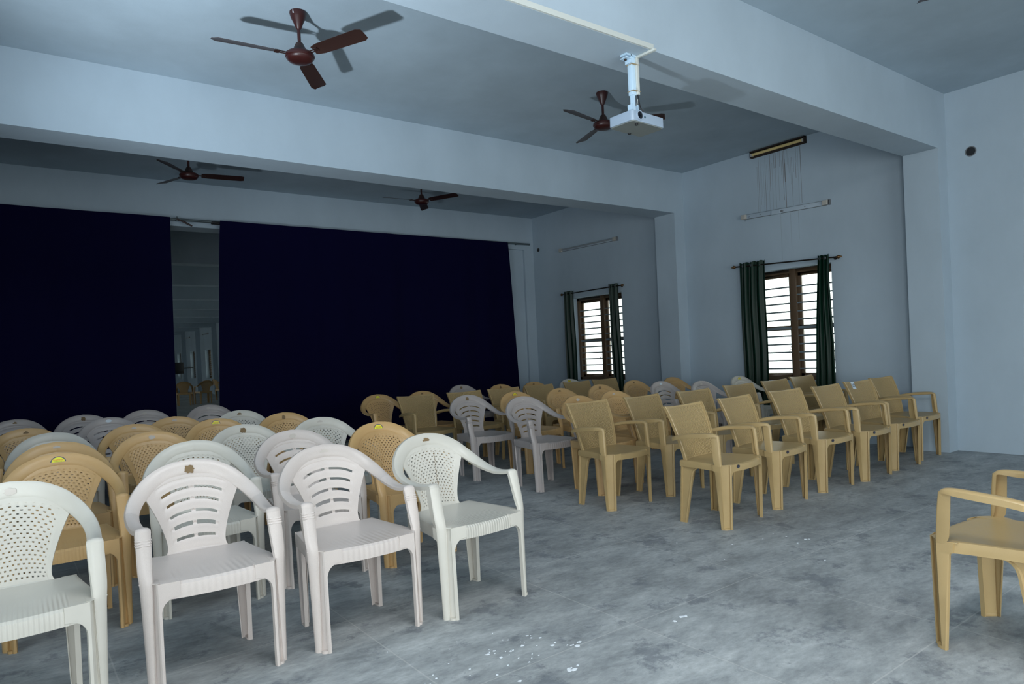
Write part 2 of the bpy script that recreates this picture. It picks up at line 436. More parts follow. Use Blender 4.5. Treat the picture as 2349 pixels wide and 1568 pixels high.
def rear_leg(xt, xb, yrt, yrb, yft, yfb, w=.045, fil=.05, zap=.405):
    secs = []
    for z in [.45, .43, zap + .004, zap, zap - .002, zap - .007, zap - .015, zap - .03, zap - .052, .3, .22, .15, .08, .03, 0.]:
        s = 1 - z / .45
        x = xt + (xb - xt) * s; yr = yrt + (yrb - yrt) * s
        d = zap - z; fl = 0.
        if d < fil: fl = fil - math.sqrt(max(0, fil * fil - (fil - max(d, 0)) ** 2))
        if d <= 0: fl = fil * 1.1
        yf = yft + (yfb - yft) * s - fl
        ww = w * (1 - .3 * s)
        secs.append([(x - ww, yr - .006, z), (x - ww + .002, yr, z), (x, yr, z), (x + .001, yr - .007, z), (x - .007, yr - .011, z), (x - .007, yf + .013, z),
                     (x + .001, yf + .008, z), (x, yf, z), (x - .018, yf + .002, z)])
    p = loft(secs)
    xb2 = xb
    pad = boxp(xb2 - .02, xb2, yfb + .008, yrb - .004, 0, .008)
    return merge(p, pad)

def seat_surface(fx, fy0, fy1, dish, h, ext=.12, bow=.012, xr=.226, back=.045):
    def base(u, v):
        x = u * (fx[0] + (fx[1] - fx[0]) * v)
        k = max(0, min(1, (abs(x) - xr + .014) / .032)); k = k * k * (3 - 2 * k)
        y = fy0 + (fy1 - fy0) * v - bow * (1 - min(1, (x / xr) ** 2)) * (1 - v) ** 2 + back * k * (1 - v) ** 2
        z = .452 - dish * (1 - u * u) * math.sin(math.pi * min(1, max(0, .15 + v * .85))) - .004 * (1 - v) ** 6
        return x, y, z
    def f(u, v):
        uc = max(-1, min(1, u)); vc = max(0, min(1, v))
        d = max(abs(u) - 1, -v, v - 1, 0) / ext
        x, y, z = base(uc, vc)
        if d > 0:
            z -= h * d; o = .004 * min(1, d * 3)
            if abs(u) > 1: x += math.copysign(o, u)
            elif v < 0: y -= o
            else: y += o
        return (x, y, z)
    return grid(f, 60, 36, keep=lambda u, v, i, j: not (abs(u) > 1 and (v < 0 or v > 1)),
                u0=-1 - ext, u1=1 + ext, v0=-ext, v1=1 + ext)

# --- round-backed chair rail (keys: P, U, width, outer lip, inner lip), right half, crown to arm front to foot
RAIL = [
 (.000, .562, .820, 0, .20, .98, .072, .022, .010),
 (.090, .553, .808, .24, .20, .95, .072, .022, .010),
 (.164, .530, .774, .50, .20, .84, .070, .022, .011),
 (.219, .487, .726, .72, .15, .67, .063, .022, .014),
 (.252, .425, .683, .88, .08, .46, .055, .022, .018),
 (.264, .345, .655, .97, .0, .22, .050, .022, .018),
 (.263, .250, .642, 1, 0, .06, .048, .022, .018),
 (.259, .170, .646, 1, 0, 0, .049, .022, .018),
 (.256, .118, .655, 1, 0, 0, .051, .020, .018),
 (.255, .100, .650, 1, 0, 0, .054, .014, .014),
 (.255, .094, .635, 1, 0, 0, .054, .014, .014)]
POST = [
 (.255, .094, .640, 1, 0, 0, .054, .040, .020),
 (.258, .076, .570, 1, .10, 0, .053, .044, .020),
 (.261, .058, .500, .97, .24, 0, .050, .046, .020),
 (.2615, .0465, .452, .915, .405, 0, .047, .044, .016),
 (.2612, .0455, .400, .88, .47, 0, .0445, .040, .012),
 (.2610, .0445, .300, .83, .55, 0, .041, .032, .010),
 (.2602, .0427, .150, .75, .65, 0, .036, .024, .010),
 (.2595, .0405, .000, .674, .738, 0, .031, .018, .010)]
POSTC = [
 (.264, .047, .648, 1, 0, 0, .028, .046, .016),
 (.266, .040, .580, 1, 0, 0, .028, .050, .016),
 (.268, .035, .500, 1, 0, 0, .026, .050, .016),
 (.269, .033, .462, 1, 0, 0, .023, .046, .010),
 (.269, .032, .440, 1, 0, 0, .021, .030, .004)]
LEGA = (dict(A=(.283, .056), B=(.240, .037), D=(.226, .019)), dict(A=(.270, .052), B=(.249, .029), D=(.226, .006)))
LEGC = (dict(A=(.280, .078), B=(.279, .034), D=(.223, -.008)), dict(A=(.270, .048), B=(.268, .036), D=(.226, .002)))
ARMC = [
 (.246, .425, .620, 1, -.3, 0, .030, .024, .018),
 (.256, .385, .632, 1, -.2, 0, .038, .026, .020),
 (.268, .300, .650, 1, -.05, 0, .042, .028, .022),
 (.274, .200, .660, 1, 0, 0, .042, .028, .022),
 (.272, .120, .664, 1, 0, 0, .040, .026, .022),
 (.268, .074, .661, 1, 0, 0, .034, .018, .016),
 (.265, .053, .649, 1, 0, 0, .029, .014, .012),
 (.264, .047, .630, 1, 0, 0, .028, .014, .012)]

def rail_center(x):
    """height and depth of the crown rail above x (|x|<.19)"""
    lo, hi = 0., 4.
    x = abs(x)
    for _ in range(30):
        m = (lo + hi) / 2
        if cr(RAIL, m)[0] < x: lo = m
        else: hi = m
    return cr(RAIL, lo)

def panel_fn(slots):
    def f(u, v):
        w = .114 + .090 * v ** 1.6 + .045 * math.exp(-v / .07)
        x = u * w
        xt = u * .206
        q = rail_center(xt)
        U = Vector(q[3:6]).normalized()
        top = Vector(q[:3]) - U * .030
        zt = top.z - 0.0; yt = top.y
        zb = .432; yb = .438
        z = zb + (zt - zb) * v
        y = yb + (yt - yb) * (v ** .95)
        y -= (1 - v) * .35 * x * x
        z += .016 * (1 - u * u) * math.sin(math.pi * min(1, v)) * .8
        if v < .06: y -= (.06 - v) * .45
        if slots:
            if abs(u) < .80 and .09 < v < .95:
                y += .0045 - .0055 * abs(math.sin(math.pi * (v - .21) / .15)) ** .6
        elif abs(u) < .86 and .09 < v < .93:
            i = (u + 1) * 42; j = v * 66
            y += .0025 - .0020 * math.cos(math.pi * (i - 2.) / 3) * math.cos(math.pi * (j - 1.5) / 3)
        return (x + (xt - x) * 0, y, z)
    return f

def make_templates():
    T = {}
    for kind in ('A', 'B'):
        crown_r = strip(RAIL, 0, 4.5, 40, None)
        crown = merge(crown_r, mirror(crown_r))
        arm = strip(RAIL, 4.45, 10, 34, None)
        if kind == 'B':
            rb = []
            for zz in (.612, .602, .592):
                tt = (.640 - zz) / .070
                q = cr(POST, tt); P = Vector(q[:3]); w_ = q[6] / 2
                rb.append(tube([(P.x + w_ * .99, P.y + .030, zz), (P.x + w_ * 1.0, P.y + .004, zz), (P.x + w_ * .8, P.y - .002, zz), (P.x - w_ * .8, P.y - .002, zz), (P.x - w_, P.y + .004, zz), (P.x - w_, P.y + .014, zz)], .0022, 6))
            ribs_ = merge(*rb)
        if kind == 'A':
            def keep(u, v, i, j):
                if abs(u) > .84 or v < .11 or v > .92: return True
                if v > .86 and abs(u) > .75: return True
                r = j // 3
                if j % 3 != 1: return True
                return ((i + (r % 2) * 3) % 6) not in (1, 2)
            pv, pf, _ = grid(panel_fn(False), 84, 66, keep)
        else:
            def keep(u, v, i, j):
                if abs(u) > .76: return True
                for k in range(5):
                    c = .21 + .15 * k
                    lim = .66 + .015 * k
                    if abs(v - c) < .021 and .06 < abs(u) < lim: return False
                return True
            pv, pf, _ = grid(panel_fn(True), 60, 78, keep)
        parts = [(pv, pf)]
        back = merge(*parts)
        post_ = strip(POST, 0, 7, 40, None)
        if kind == 'B': post_ = merge(post_, ribs_)
        T[kind] = dict(
            backrest=(back, .005), crown=(crown, .0045), arm=(arm, .0045),
            front_leg=(merge(post_, front_leg(*LEGA, .392, .062, .040, lambda x: .0135 - .012 * (1 - (x / .226) ** 2), False)), .004),
            rear_leg=(rear_leg(.206, .204, .455, .425, .375, .375, .050, .05, .392), .0045),
            seat=(seat_surface((.262, .205), .019, .440, .018, .062, xr=.226, back=.050), .0045))
        if kind == 'B':
            fn = panel_fn(True); rings = []
            for k in range(5):
                P = Vector(fn(0, .21 + .15 * k)) + Vector((0, -.0045, 0))
                ri = []
                for a in range(14):
                    an = 2 * math.pi * a / 14
                    ri.append([(P.x + (.0062 + .0022 * math.cos(b)) * math.cos(an), P.y + .0022 * math.sin(b),
                                P.z + (.0062 + .0022 * math.cos(b)) * math.sin(an)) for b in [2 * math.pi * c / 6 for c in range(6)]])
                ri.append(ri[0]); rings.append(loft(ri, True))
            T['B']['boss'] = (merge(*rings), 0)
    # square-backed chair
    def backC(u, v):
        w = .200 + .049 * v + .006 * math.sin(math.pi * v)
        z = .437 + .406 * v + (.0 if v < .9 else -.006 * (v - .9) * 10 * (1 - u * u) * 0)
        y = .352 + .129 * (.45 * v + .55 * v * v)
        y += .030 * (1 - u * u)
        if abs(u) > .93 or v > .965: y -= .004
        if v > .97: y += .004
        return (u * w, y, z - .012 * (1 - u * u) * (v ** 4))
    vs, fs, uv = grid(backC, 52, 44)
    rim = []
    for s in (1, -1):
        secs = []
        for k in range(23):
            v = k / 22; P = Vector(backC(s, v))
            secs.append([(P.x - s * .014, P.y - .002, P.z), (P.x, P.y - .005, P.z), (P.x + s * .002, P.y - .002, P.z), (P.x + s * .001, P.y + .020, P.z), (P.x - s * .004, P.y + .021, P.z)])
        rim.append(loft(secs) if s > 0 else (loft(secs)[0], [tuple(reversed(q)) for q in loft(secs)[1]]))
    tops = []
    for k in range(25):
        u = -1 + k / 12; P = Vector(backC(u, 1))
        tops.append([(P.x, P.y - .004, P.z - .006), (P.x, P.y - .002, P.z + .001), (P.x, P.y + .004, P.z + .002), (P.x, P.y + .016, P.z - .006)])
    T['C'] = dict(
        backrest=((vs, fs, [(p[0], p[2]) for p in vs]), .006), back_rim=(merge(loft(tops), *rim), .003),
        arm=(strip(ARMC, 0, 7, 34, None), .0045),
        front_leg=(merge(strip(POSTC, 0, 4, 22, None), front_leg(*LEGC, .407, .048, .012, lambda x: -.0045 - .022 * (1 - (x / .212) ** 2))), .004),
        rear_leg=(rear_leg(.214, .229, .385, .402, .275, .352, .05), .0045),
        seat=(seat_surface((.266, .210), -.009, .395, .010, .045, bow=.022, xr=.212, back=.080), .0045))
    return T
TPL = make_templates()

def build_chair(kind, color, label_kind=None):
    mat = M['tanc'] if kind == 'C' else M[color]
    ribs = M['tanc_ribs'] if kind == 'C' else M[color + '_ribs']
    weave = M['tanc_weave']
    t = TPL[kind]; root = empty('plastic_armchair')
    def mk(nm, key, m, mir=False):
        p, th = t[key]
        part = (p[0], p[1]) if not mir else mirror((p[0], p[1]))
        uvs = None
        if key == 'seat': uvs = [(v[0], v[1]) for v in p[0]]
        if key == 'backrest' and kind == 'C': uvs = p[2]
        me = mesh_of(part[0], part[1], m, solid=th, uvs=uvs, name=nm + '_' + kind)
        return link(nm, me, root)
    mk('seat', 'seat', ribs)
    if kind == 'C':
        b = mk('backrest', 'backrest', weave)
        r = mk('back_rim', 'back_rim', mat); r.parent = b
    else:
        b = mk('backrest', 'backrest', mat)
        mk('top_rail', 'crown', mat)
        if kind == 'B':
            r = mk('slot_boss', 'boss', mat); r.parent = b
    mk('armrest', 'arm', mat); mk('armrest', 'arm', mat, True)
    mk('leg', 'front_leg', mat); mk('leg', 'front_leg', mat, True)
    mk('leg', 'rear_leg', mat); mk('leg', 'rear_leg', mat, True)
    return root

# stickers on the crown, local frame of the chair
def crown_frame():
    q = RAIL[0]; U = Vector(q[3:6]).normalized(); N = Vector((1, 0, 0)).cross(U)
    return Matrix.Translation(Vector(q[:3]) + N * .0062) @ Matrix(((1, U.x, N.x), (0, U.y, N.y), (0, U.z, N.z))).to_4x4()
CF = crown_frame()
def disc(rx, ry, a0=0, a1=2 * math.pi, n=24, th=.0008, jag=0., seed=0, cy=0.):
    r_ = random.Random(seed)
    pts = []
    for k in range(n + 1):
        a = a0 + (a1 - a0) * k / n
        s = 1 - jag * r_.random()
        pts.append((rx * math.cos(a) * s, cy + ry * math.sin(a) * s))
    if abs(a1 - a0 - 2 * math.pi) < 1e-6: pts = pts[:-1]
    m = len(pts)
    v = [(x, y, 0) for x, y in pts] + [(x, y, th) for x, y in pts]
    f = [tuple(reversed(range(m))), tuple(range(m, 2 * m))] + [(k, (k + 1) % m, m + (k + 1) % m, m + k) for k in range(m)]
    return v, f
def ring(rx, ry, w, th=.0008, n=20):
    v, f = [], []
    for k in range(n + 1):
        a = math.pi * k / n
        for (s, z) in ((1, 0), (1, th), (0, th), (0, 0)):
            v.append(((rx - w * (1 - s)) * math.cos(a), (ry - w * (1 - s)) * math.sin(a), z))
    for k in range(n):
        for e in range(4):
            f.append((4 * k + e, 4 * k + (e + 1) % 4, 4 * k + 4 + (e + 1) % 4, 4 * k + 4 + e))
    return v, f
STK = {}
def sticker_meshes():
    sh = Matrix.Translation((0, -.013, 0))
    STK['yellow'] = mesh_of(*xform(disc(.0315, .027, 0, math.pi), CF @ sh), M['yellow'], name='sticker', smooth=False)
    STK['rim'] = mesh_of(*xform(ring(.036, .031, .0042), CF @ sh), M['rim'], name='sticker_rim', smooth=False)
    STK['t1'] = mesh_of(*xform(text_part('Supreme', .0135), CF @ sh @ Matrix.Translation((0, .0125, .0011)) @ Matrix.Shear('XY', 4, (.15, 0))), M['redtxt'], name='lettering', smooth=False)
    STK['t2'] = mesh_of(*xform(text_part('FURNITURE', .0066), CF @ sh @ Matrix.Translation((0, .0036, .0011))), M['grntxt'], name='lettering', smooth=False)
    for i in range(4):
        STK['glue%d' % i] = mesh_of(*xform(disc(.028 - .003 * i, .023, 0, math.pi * (1 if i % 2 == 0 else 1.9), 22, .0008, .32, i, -.010), CF), M['glue'], name='glue_patch', smooth=False)
        STK['pale%d' % i] = mesh_of(*xform(disc(.026, .017, 0, math.pi * (1 if i % 2 else 1.8), 22, .0005, .3, 10 + i, -.006), CF), M['glue_pale'], name='sticker_residue', smooth=False)
    STK['oval'] = mesh_of(*xform(disc(.026, .014, 0, 2 * math.pi, 26, .0008, 0, 0, 0), CF), M['whitest'], name='sticker', smooth=False)
    # oval maker's badge on the front apron of the square-backed chair, near the left leg
    bm = Matrix.Translation((-.148, -.0300, .432)) @ Matrix.Rotation(R(-8.4), 4, 'Z') @ Matrix.Rotation(R(90), 4, 'X')
    STK['badge'] = mesh_of(*xform(disc(.016, .0115, 0, 2 * math.pi, 22, .0015), bm), M['badge'], name='badge', smooth=False)
    STK['badge_print'] = mesh_of(*xform(boxp(-.010, .010, .0005, .003, .0015, .002), bm), M['badge_red'], name='badge_print', smooth=False)
    STK['badge_base'] = mesh_of(*xform(boxp(-.006, .006, -.007, -.004, .0015, .002), bm), M['badge_blue'], name='badge_print', smooth=False)
sticker_meshes()

def add_sticker(root, st):
    if st is None: return
    if st == 'yellow':
        s = link('sticker', STK['yellow'], root); s['label'] = 'yellow half-round sticker with red and green lettering'
        link('sticker_rim', STK['rim'], s); link('lettering', STK['t1'], s); link('lettering', STK['t2'], s)
    elif st == 'badge':
        s = link('badge', STK['badge'], root); s['label'] = 'small dark oval badge'
        link('badge_print', STK['badge_print'], s); link('badge_print', STK['badge_base'], s)
    elif st == 'oval':
        s = link('sticker', STK['oval'], root); s['label'] = 'white oval sticker'
    elif st.startswith('glue'):
        s = link('glue_patch', STK[st], root); s['label'] = 'brown glue left by a torn sticker'
    elif st.startswith('pale'):
        s = link('sticker_residue', STK[st], root); s['label'] = 'pale sticker residue'

protos = {}
def place_chair(kind, color, x, y, yaw, st, label, group):
    key = (kind, color)
    if key not in protos:
        root = build_chair(kind, color); protos[key] = (root, list(root.children_recursive)); fresh = True
        src = None
    else:
        src, kids = protos[key]
        root = src.copy(); C.objects.link(root); m = {src: root}
        for k in kids:
            c = k.copy(); C.objects.link(c); m[k] = c
        for k in kids: m[k].parent = m[k.parent]
    root.location = (x, y, 0); root.rotation_euler = (0, 0, R(yaw))
    add_sticker(root, st)
    tag(root, label, 'chair', group)
    return root

GL = 'round-backed chairs in the left block'
GF = 'square-backed chairs in the front row of the right block'
GR = 'chairs in the rear rows of the right block'
CH = [
 ('A','white',-.009,2.895,-.6,'pale0','ivory woven-hole chair nearest the camera, cut off by the left edge of the photo',GL),
 ('B','pink',.665,2.915,-1.7,'glue1','pinkish white slotted-back chair in the front row, right beside the cut-off ivory chair',GL),
 ('B','pink',1.319,2.87,-1.,'pale1','pinkish white slotted-back chair in the front row between another slotted chair and the ivory one',GL),
 ('A','white',1.938,2.811,3.3,'glue0','ivory chair with a cracked woven-hole back, right end of the left front row',GL),
 ('A','tan',.201,3.9,-1.3,'yellow','tan woven-hole chair with a yellow sticker, leftmost, directly behind the cut-off ivory chair',GL),
 ('A','white',.849,3.833,-3.9,None,'pale ivory woven-hole chair mostly hidden behind the leftmost pinkish slotted chair of the front row',GL),
 ('B','pink',1.488,3.848,-.7,'pale2','pinkish white slotted chair in the second row, peeking out behind another slotted chair',GL),
 ('A','tan',2.097,3.777,2.4,'yellow','tan yellow-stickered chair directly behind the cracked ivory chair of the left front row',GL),
 ('A','tan',.246,4.686,0.,'pale3','tan chair with an embossed unprinted crown, just behind the leftmost yellow-stickered chair',GL),
 ('A','tan',-.325,5.75,0.,None,'tan chair at the left edge of the photo showing only one arm and shoulder',GL),
 ('A','tan',.855,5.74,3.,'pale1','tan chair with an empty crown mark in the fourth row, left of the yellow-stickered one',GL),
 ('A','tan',.826,4.79,1.5,'pale0','tan chair in the third row on the left, behind the leftmost slotted front-row chair',GL),
 ('A','white',.258,5.60,0.,None,'bluish white chair with a plain ribbed crown between tan chairs at the far left',GL),
 ('A','tan',.118,6.381,0.,'glue2','dark tan chair with a striped brown glue patch behind the bluish white chair',GL),
 ('A','tan',1.418,5.55,0.,'yellow','tan chair with a yellow sticker, just below the curtain gap',GL),
 ('A','white',1.400,4.66,0.,'glue1','greyish ivory woven-hole chair with two brown flecks on its crown, in the third row',GL),
 ('A','tan',1.990,5.537,0.,'glue3','tan brown-patched chair, right end of the fourth row on the left',GL),
 ('A','white',1.984,4.639,0.,'pale1','ivory chair at the right end of the third row, behind the stickered tan chair',GL),
 ('B','grey',.058,7.983,0.,'glue2','grey slotted chair of the last row, leftmost against the navy curtain',GL),
 ('B','grey',.64,7.879,0.,'glue1','grey slotted chair of the last row, second from the left against the navy curtain',GL),
 ('B','grey',.778,6.986,0.,'oval','grey slotted chair with a white oval sticker, at the left near the curtain',GL),
 ('B','grey',1.229,7.946,0.,'pale2','grey slotted chair of the last row just left of the gap between the navy curtains',GL),
 ('A','tan',1.23,6.289,0.,'pale3','tan chair with an embossed crown below the gap between the navy curtains',GL),
 ('B','grey',1.904,7.983,0.,'pale0','grey slotted chair of the last row standing right in front of the curtain gap',GL),
 ('A','white',1.84,6.416,0.,'glue0','greyish white woven-hole chair with a brown patch just right of the curtain gap',GL),
 ('B','grey',4.066,5.733,-2.3,'glue1','mauve-grey slotted chair, left one of the two standing side by side in mid-hall',GR),
 ('B','grey',4.145,4.811,-1.3,'pale1','mauve-grey slotted chair in mid-hall, right one of the two',GR),
 ('C','tan',4.058,3.822,2.6,None,'straw square-backed chair without a badge, leftmost of the nearer right-hand chairs',GF),
 ('C','tan',4.192,2.856,6.4,'badge','straw square-backed chair nearest the camera in the right block, left end of its front row',GF),
 ('C','tan',4.934,2.93,5.9,'badge','straw square-backed chair, second from the left in the front row of the right block',GF),
 ('C','tan',5.693,2.958,-.1,'badge','straw square-backed chair, third from the left in the front row of the right block',GF),
 ('C','tan',6.346,2.926,.7,'badge','straw square-backed chair left of the one numbered 20 in the front row',GF),
 ('C','tan',7.005,2.954,-2.1,'badge','straw square-backed chair with a paper label reading 20 on its backrest',GF),
 ('C','tan',7.684,3.023,.3,'badge','straw square-backed chair at the right end of the front row against the pillar',GF),
 ('C','tan',4.768,3.825,4.2,None,'straw square-backed chair in the second row behind the nearest front-row chair',GR),
 ('C','tan',5.495,3.821,1.2,None,'straw square-backed chair in the second row, second from its left end',GR),
 ('C','tan',6.338,3.903,-1.2,None,'straw square-backed chair in the second row, below the left curtain of the larger window',GR),
 ('C','tan',7.113,3.952,0.,None,'dark glossy square-backed chair directly below the panes of the larger window',GR),
 ('C','tan',7.94,4.1,0.,None,'dark square-backed chair under the right green curtain of the larger window',GR),
 ('A','tan',3.756,7.3,0.,'yellow','brown woven-hole chair with a yellow sticker, leftmost against the navy curtain in the right block',GR),
 ('C','tan',3.965,6.744,1.9,None,'olive square-backed chair against the navy curtain, leftmost of the square ones',GR),
 ('A','tan',4.37,7.254,0.,'glue2','brown round-backed chair behind the leftmost square-backed chair at the navy curtain',GR),
 ('C','tan',4.616,6.687,.4,None,'olive square-backed chair behind the left one of the two mauve-grey slotted chairs',GR),
 ('B','grey',5.522,8.101,0.,'glue1','grey round-backed chair farthest back, before the right end of the navy curtain',GR),
 ('A','tan',5.735,7.379,0.,'glue3','brown round-backed chair just left of the right edge of the navy curtain',GR),
 ('C','tan',5.227,6.693,-.3,None,'olive square-backed chair in line with the right edge of the navy curtain',GR),
 ('A','tan',4.665,5.62,0.,'yellow','tan round-backed chair with a yellow sticker, between the two mauve-grey slotted chairs',GR),
 ('C','tan',5.864,6.728,1.1,None,'olive square-backed chair in front of the wall corner right of the navy curtain',GR),
 ('A','tan',6.326,7.347,0.,'glue2','brown round-backed chair by the corner between navy curtain and window wall',GR),
 ('A','white',7.042,7.35,0.,'yellow','glossy greyish white chair with a yellow sticker below the left curtain of the smaller window',GR),
 ('C','tan',6.644,6.82,.4,None,'olive square-backed chair below the panes of the smaller window',GR),
 ('A','tan',5.258,5.52,0.,'glue0','tan round-backed chair with a brown glue arc, right above the right mauve-grey slotted chair',GR),
 ('A','tan',4.408,4.27,0.,'pale0','tan round-backed chair close behind the leftmost nearer square-backed chair',GR),
 ('A','tan',5.94,5.54,0.,'glue1','tan round-backed chair with a faint glue mark below the right curtain of the smaller window',GR),
 ('C','tan',7.29,6.907,.6,None,'olive square-backed chair half behind the right green curtain of the smaller window',GR),
 ('A','tan',5.05,4.42,0.,'pale1','tan round-backed chair with a scuffed crown between the nearest two square backs at left',GR),
 ('A','tan',6.779,5.75,0.,'glue2','tan round-backed chair with a reddish glue spot, right of the smaller window',GR),
 ('B','grey',6.63,5.15,0.,'oval','shiny mauve-grey slotted chair with a white oval sticker, near the pillar between the windows',GR),
 ('A','tan',7.509,5.7,0.,None,'dark ochre round-backed chair leaning out behind the shiny slotted chair by the pillar',GR),
 ('B','grey',6.722,4.6,0.,'pale2','translucent-looking greyish slotted chair left of the larger window',GR),
 ('A','white',7.796,4.812,0.,'yellow','greyish white yellow-stickered chair before the left curtain of the larger window',GR),
 ('C','tan',3.283,1.181,177.9,None,'straw armchair facing away from the camera, cut off by the right edge of the photo',None),
]
chairs = [place_chair(*c) for c in CH]

# crack in the ivory chair's woven back: a thin dark zigzag ridge
fn = panel_fn(False)
pts = []
for k in range(26):
    v = .88 - k * .03
    if v < .12: break
    pts.append(Vector(fn(.18 + (.05 if k % 2 else 0) - .004 * k, v)) + Vector((0, -.0045, 0)))
o = add('crack', tube(pts, .0011, 5), M['glue'], chairs[3]); o['label'] = 'zigzag crack down the woven back'

# paper number label 20 on one backrest
ch20 = chairs[32]
lm = Matrix.Translation((-.075, .4825, .800)) @ Matrix.Rotation(R(-5), 4, 'Z') @ Matrix.Rotation(R(65), 4, 'X')
s = add('paper_label', xform(boxp(-.026, .026, -.042, .036, 0, .001), lm), M['whitest'], ch20, smooth=False)
s['label'] = 'white paper label reading 20'
add('lettering', xform(text_part('20', .052), lm @ Matrix.Translation((0, -.002, .0016))), M['inktxt'], s, smooth=False)

# chairs glimpsed through the curtain gap, far down the hall
GG = 'chairs far down the hall seen through the curtain gap'
for (x, y, rz, k, lb) in ((5.15, 26.6, 165, 'A', 'dim tan chair beyond the curtains, leftmost one visible in the gap'),
                          (5.75, 26.9, 190, 'A', 'dim tan chair beyond the curtains in the middle of the gap'),
                          (7.05, 28.2, 100, 'A', 'dim tan chair far beyond the curtains at the right side of the gap')):
    place_chair(k, 'tan', x, y, rz, None, lb, GG)

# ------------------------------------------------------------------ room shell
W, XC, XL = 8.335, 8.112, -1.5
Y1A, Y1B, Y2A, Y2B, Y3 = 3.012, 3.365, 6.587, 6.970, 10.248
ZB, ZC = 3.278, 3.896
YMIN, YMAX = -4.2, 46.9
struct('floor', boxp(XL - .3, W + .4, YMIN - .3, YMAX + .3, -.2, 0), M['floor'])
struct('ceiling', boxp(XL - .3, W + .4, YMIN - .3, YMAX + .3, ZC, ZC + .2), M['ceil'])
PITCH = 3.55
wins_r = [(4.345, 5.595), (7.95, 9.24)] + [(7.95 + PITCH * k, 9.24 + PITCH * k) for k in range(1, 11)]
def wall_y(name, x0, x1, openings, parent=None):
    ps = []; y = YMIN
    for (a, b, z0, z1) in openings:
        ps.append(boxp(x0, x1, y, a, 0, ZC))
        if z0 > 0: ps.append(boxp(x0, x1, a, b, 0, z0))
        ps.append(boxp(x0, x1, a, b, z1, ZC)); y = b
    ps.append(boxp(x0, x1, y, YMAX, 0, ZC))
    return struct(name, merge(*ps), M['wall'])
ZW0, ZW1 = .755, 2.245
wall_y('wall_right', W, W + .32, [(a, b, ZW0, ZW1) for a, b in wins_r])
wins_l = [(-2.9, -.85, 0.0, 2.5), (1.75, 2.95, 0.0, 2.3)] + [(a, b, ZW0, ZW1) for a, b in wins_r[3:]]
wall_y('wall_left', XL - .25, XL, wins_l)
# wall behind the camera with its wide entrance, and the far end wall
struct('wall_front', merge(boxp(XL, .2, YMIN, YMIN + .25, 0, ZC), boxp(.2, 6.2, YMIN, YMIN + .25, 2.7, ZC), boxp(6.2, W, YMIN, YMIN + .25, 0, ZC)), M['wall'])
struct('wall_back', boxp(XL, W, YMAX - .25, YMAX, 0, ZC), M['wall'])
# beams and pillars
beams = [(-.55, -.2), (Y1A, Y1B), (Y2A, Y2B), (Y3, Y3 + .36)] + [(Y3 + PITCH * k, Y3 + PITCH * k + .36) for k in range(1, 10)]
for i, (a, b) in enumerate(beams):
    struct('trim_%d' % (i + 1), merge(boxp(XL, W, a, b, ZB, ZC + .01), boxp(XC, W + .01, a, b, -.01, ZB), boxp(XL - .01, XL + .22, a, b, -.01, ZB)), M['wall'])
# pilaster that closes the hall beside the right end of the navy curtain
struct('wall_side', boxp(7.62, XC + .01, Y3 + .05, Y3 + .30, 0, ZB + .005), M['wall'])

# ------------------------------------------------------------------ windows
def make_window(idx, y0, y1, sashes=True):
    root = empty('window_%d' % idx, (W + .17, (y0 + y1) / 2, ZW0)); root['kind'] = 'structure'
    h = ZW1 - ZW0; w = (y1 - y0); a, b = -w / 2, w / 2
    t = .052
    fr = merge(boxp(0, .09, a, a + t, 0, h), boxp(0, .09, b - t, b, 0, h), boxp(0, .09, a, b, 0, t), boxp(0, .09, a, b, h - t, h),
               boxp(-.005, .09, -.045, .045, 0, h))
    f = add('window_frame', fr, M['wood'], root, bevel=.003)
    for (p, q) in ((a + t, -.045), (.045, b - t)):
        s = .042
        sa = merge(boxp(.05, .085, p, p + s, t, h - t), boxp(.05, .085, q - s, q, t, h - t), boxp(.05, .085, p, q, t, t + s),
                   boxp(.05, .085, p, q, h - t - s, h - t), boxp(.05, .085, p, q, h * .475 - .03, h * .475 + .03))
        o = add('sash', sa, M['wood'], root, bevel=.002)
        add('pane', boxp(.066, .069, p + s, q - s, t + s, h - t - s), M['glass'], o, smooth=False)
    bars = []
    for k in range(11):
        z = .155 + k * .110
        for (p, q) in ((a + t - .004, -.041), (.041, b - t + .004)):
            if k == 5: bars.append(boxp(.012, .024, p, q, z - .016, z + .016))
            else: bars.append(tube([(.018, p, z), (.018, q, z)], .0105, 8))
    add('grille', merge(*bars), M['bar'], root)
    la = add('latch', merge(tube([(-.004, .06, .42), (-.03, .07, .40), (-.034, .05, .36)], .005, 6), tube([(-.004, .055, .44), (-.02, .052, .47)], .004, 6)), M['holder'], root)
    return root
for i, (a, b) in enumerate(wins_r): make_window(i + 1, a, b)
# ------------------------------------------------------------------ green eyelet curtains
def curtain(yt0, yt1, yb0, yb1, zt, zb, folds, x=W - .085, amp=.028, mid=None, seed=0):
    r_ = random.Random(seed)
    ph = [r_.uniform(-.3, .3) for _ in range(4)]
    def f(u, v):   # u 0..1 across, v 0..1 down
        s = v
        a = yt0 + (yb0 - yt0) * s; b = yt1 + (yb1 - yt1) * s
        if mid:
            k = math.sin(math.pi * min(1, s ** 1.2)); a += mid[0] * k; b += mid[1] * k
        y = a + (b - a) * u + .006 * math.sin(7 * v + ph[0])
        am = amp * (1 - .35 * v) * (1 + .15 * math.sin(5 * u + ph[1]))
        xx = x + am * math.sin(2 * math.pi * folds * u + ph[2] * v * 2) + .006 * math.sin(9 * v + 4 * u + ph[3])
        z = zt + (zb - zt) * v + (.006 * math.cos(2 * math.pi * folds * 2 * u) if v < .02 else 0)
        return (xx, y, z)
    v, fc, _ = grid(f, 60, 44, u0=0, u1=1)
    return v, fc
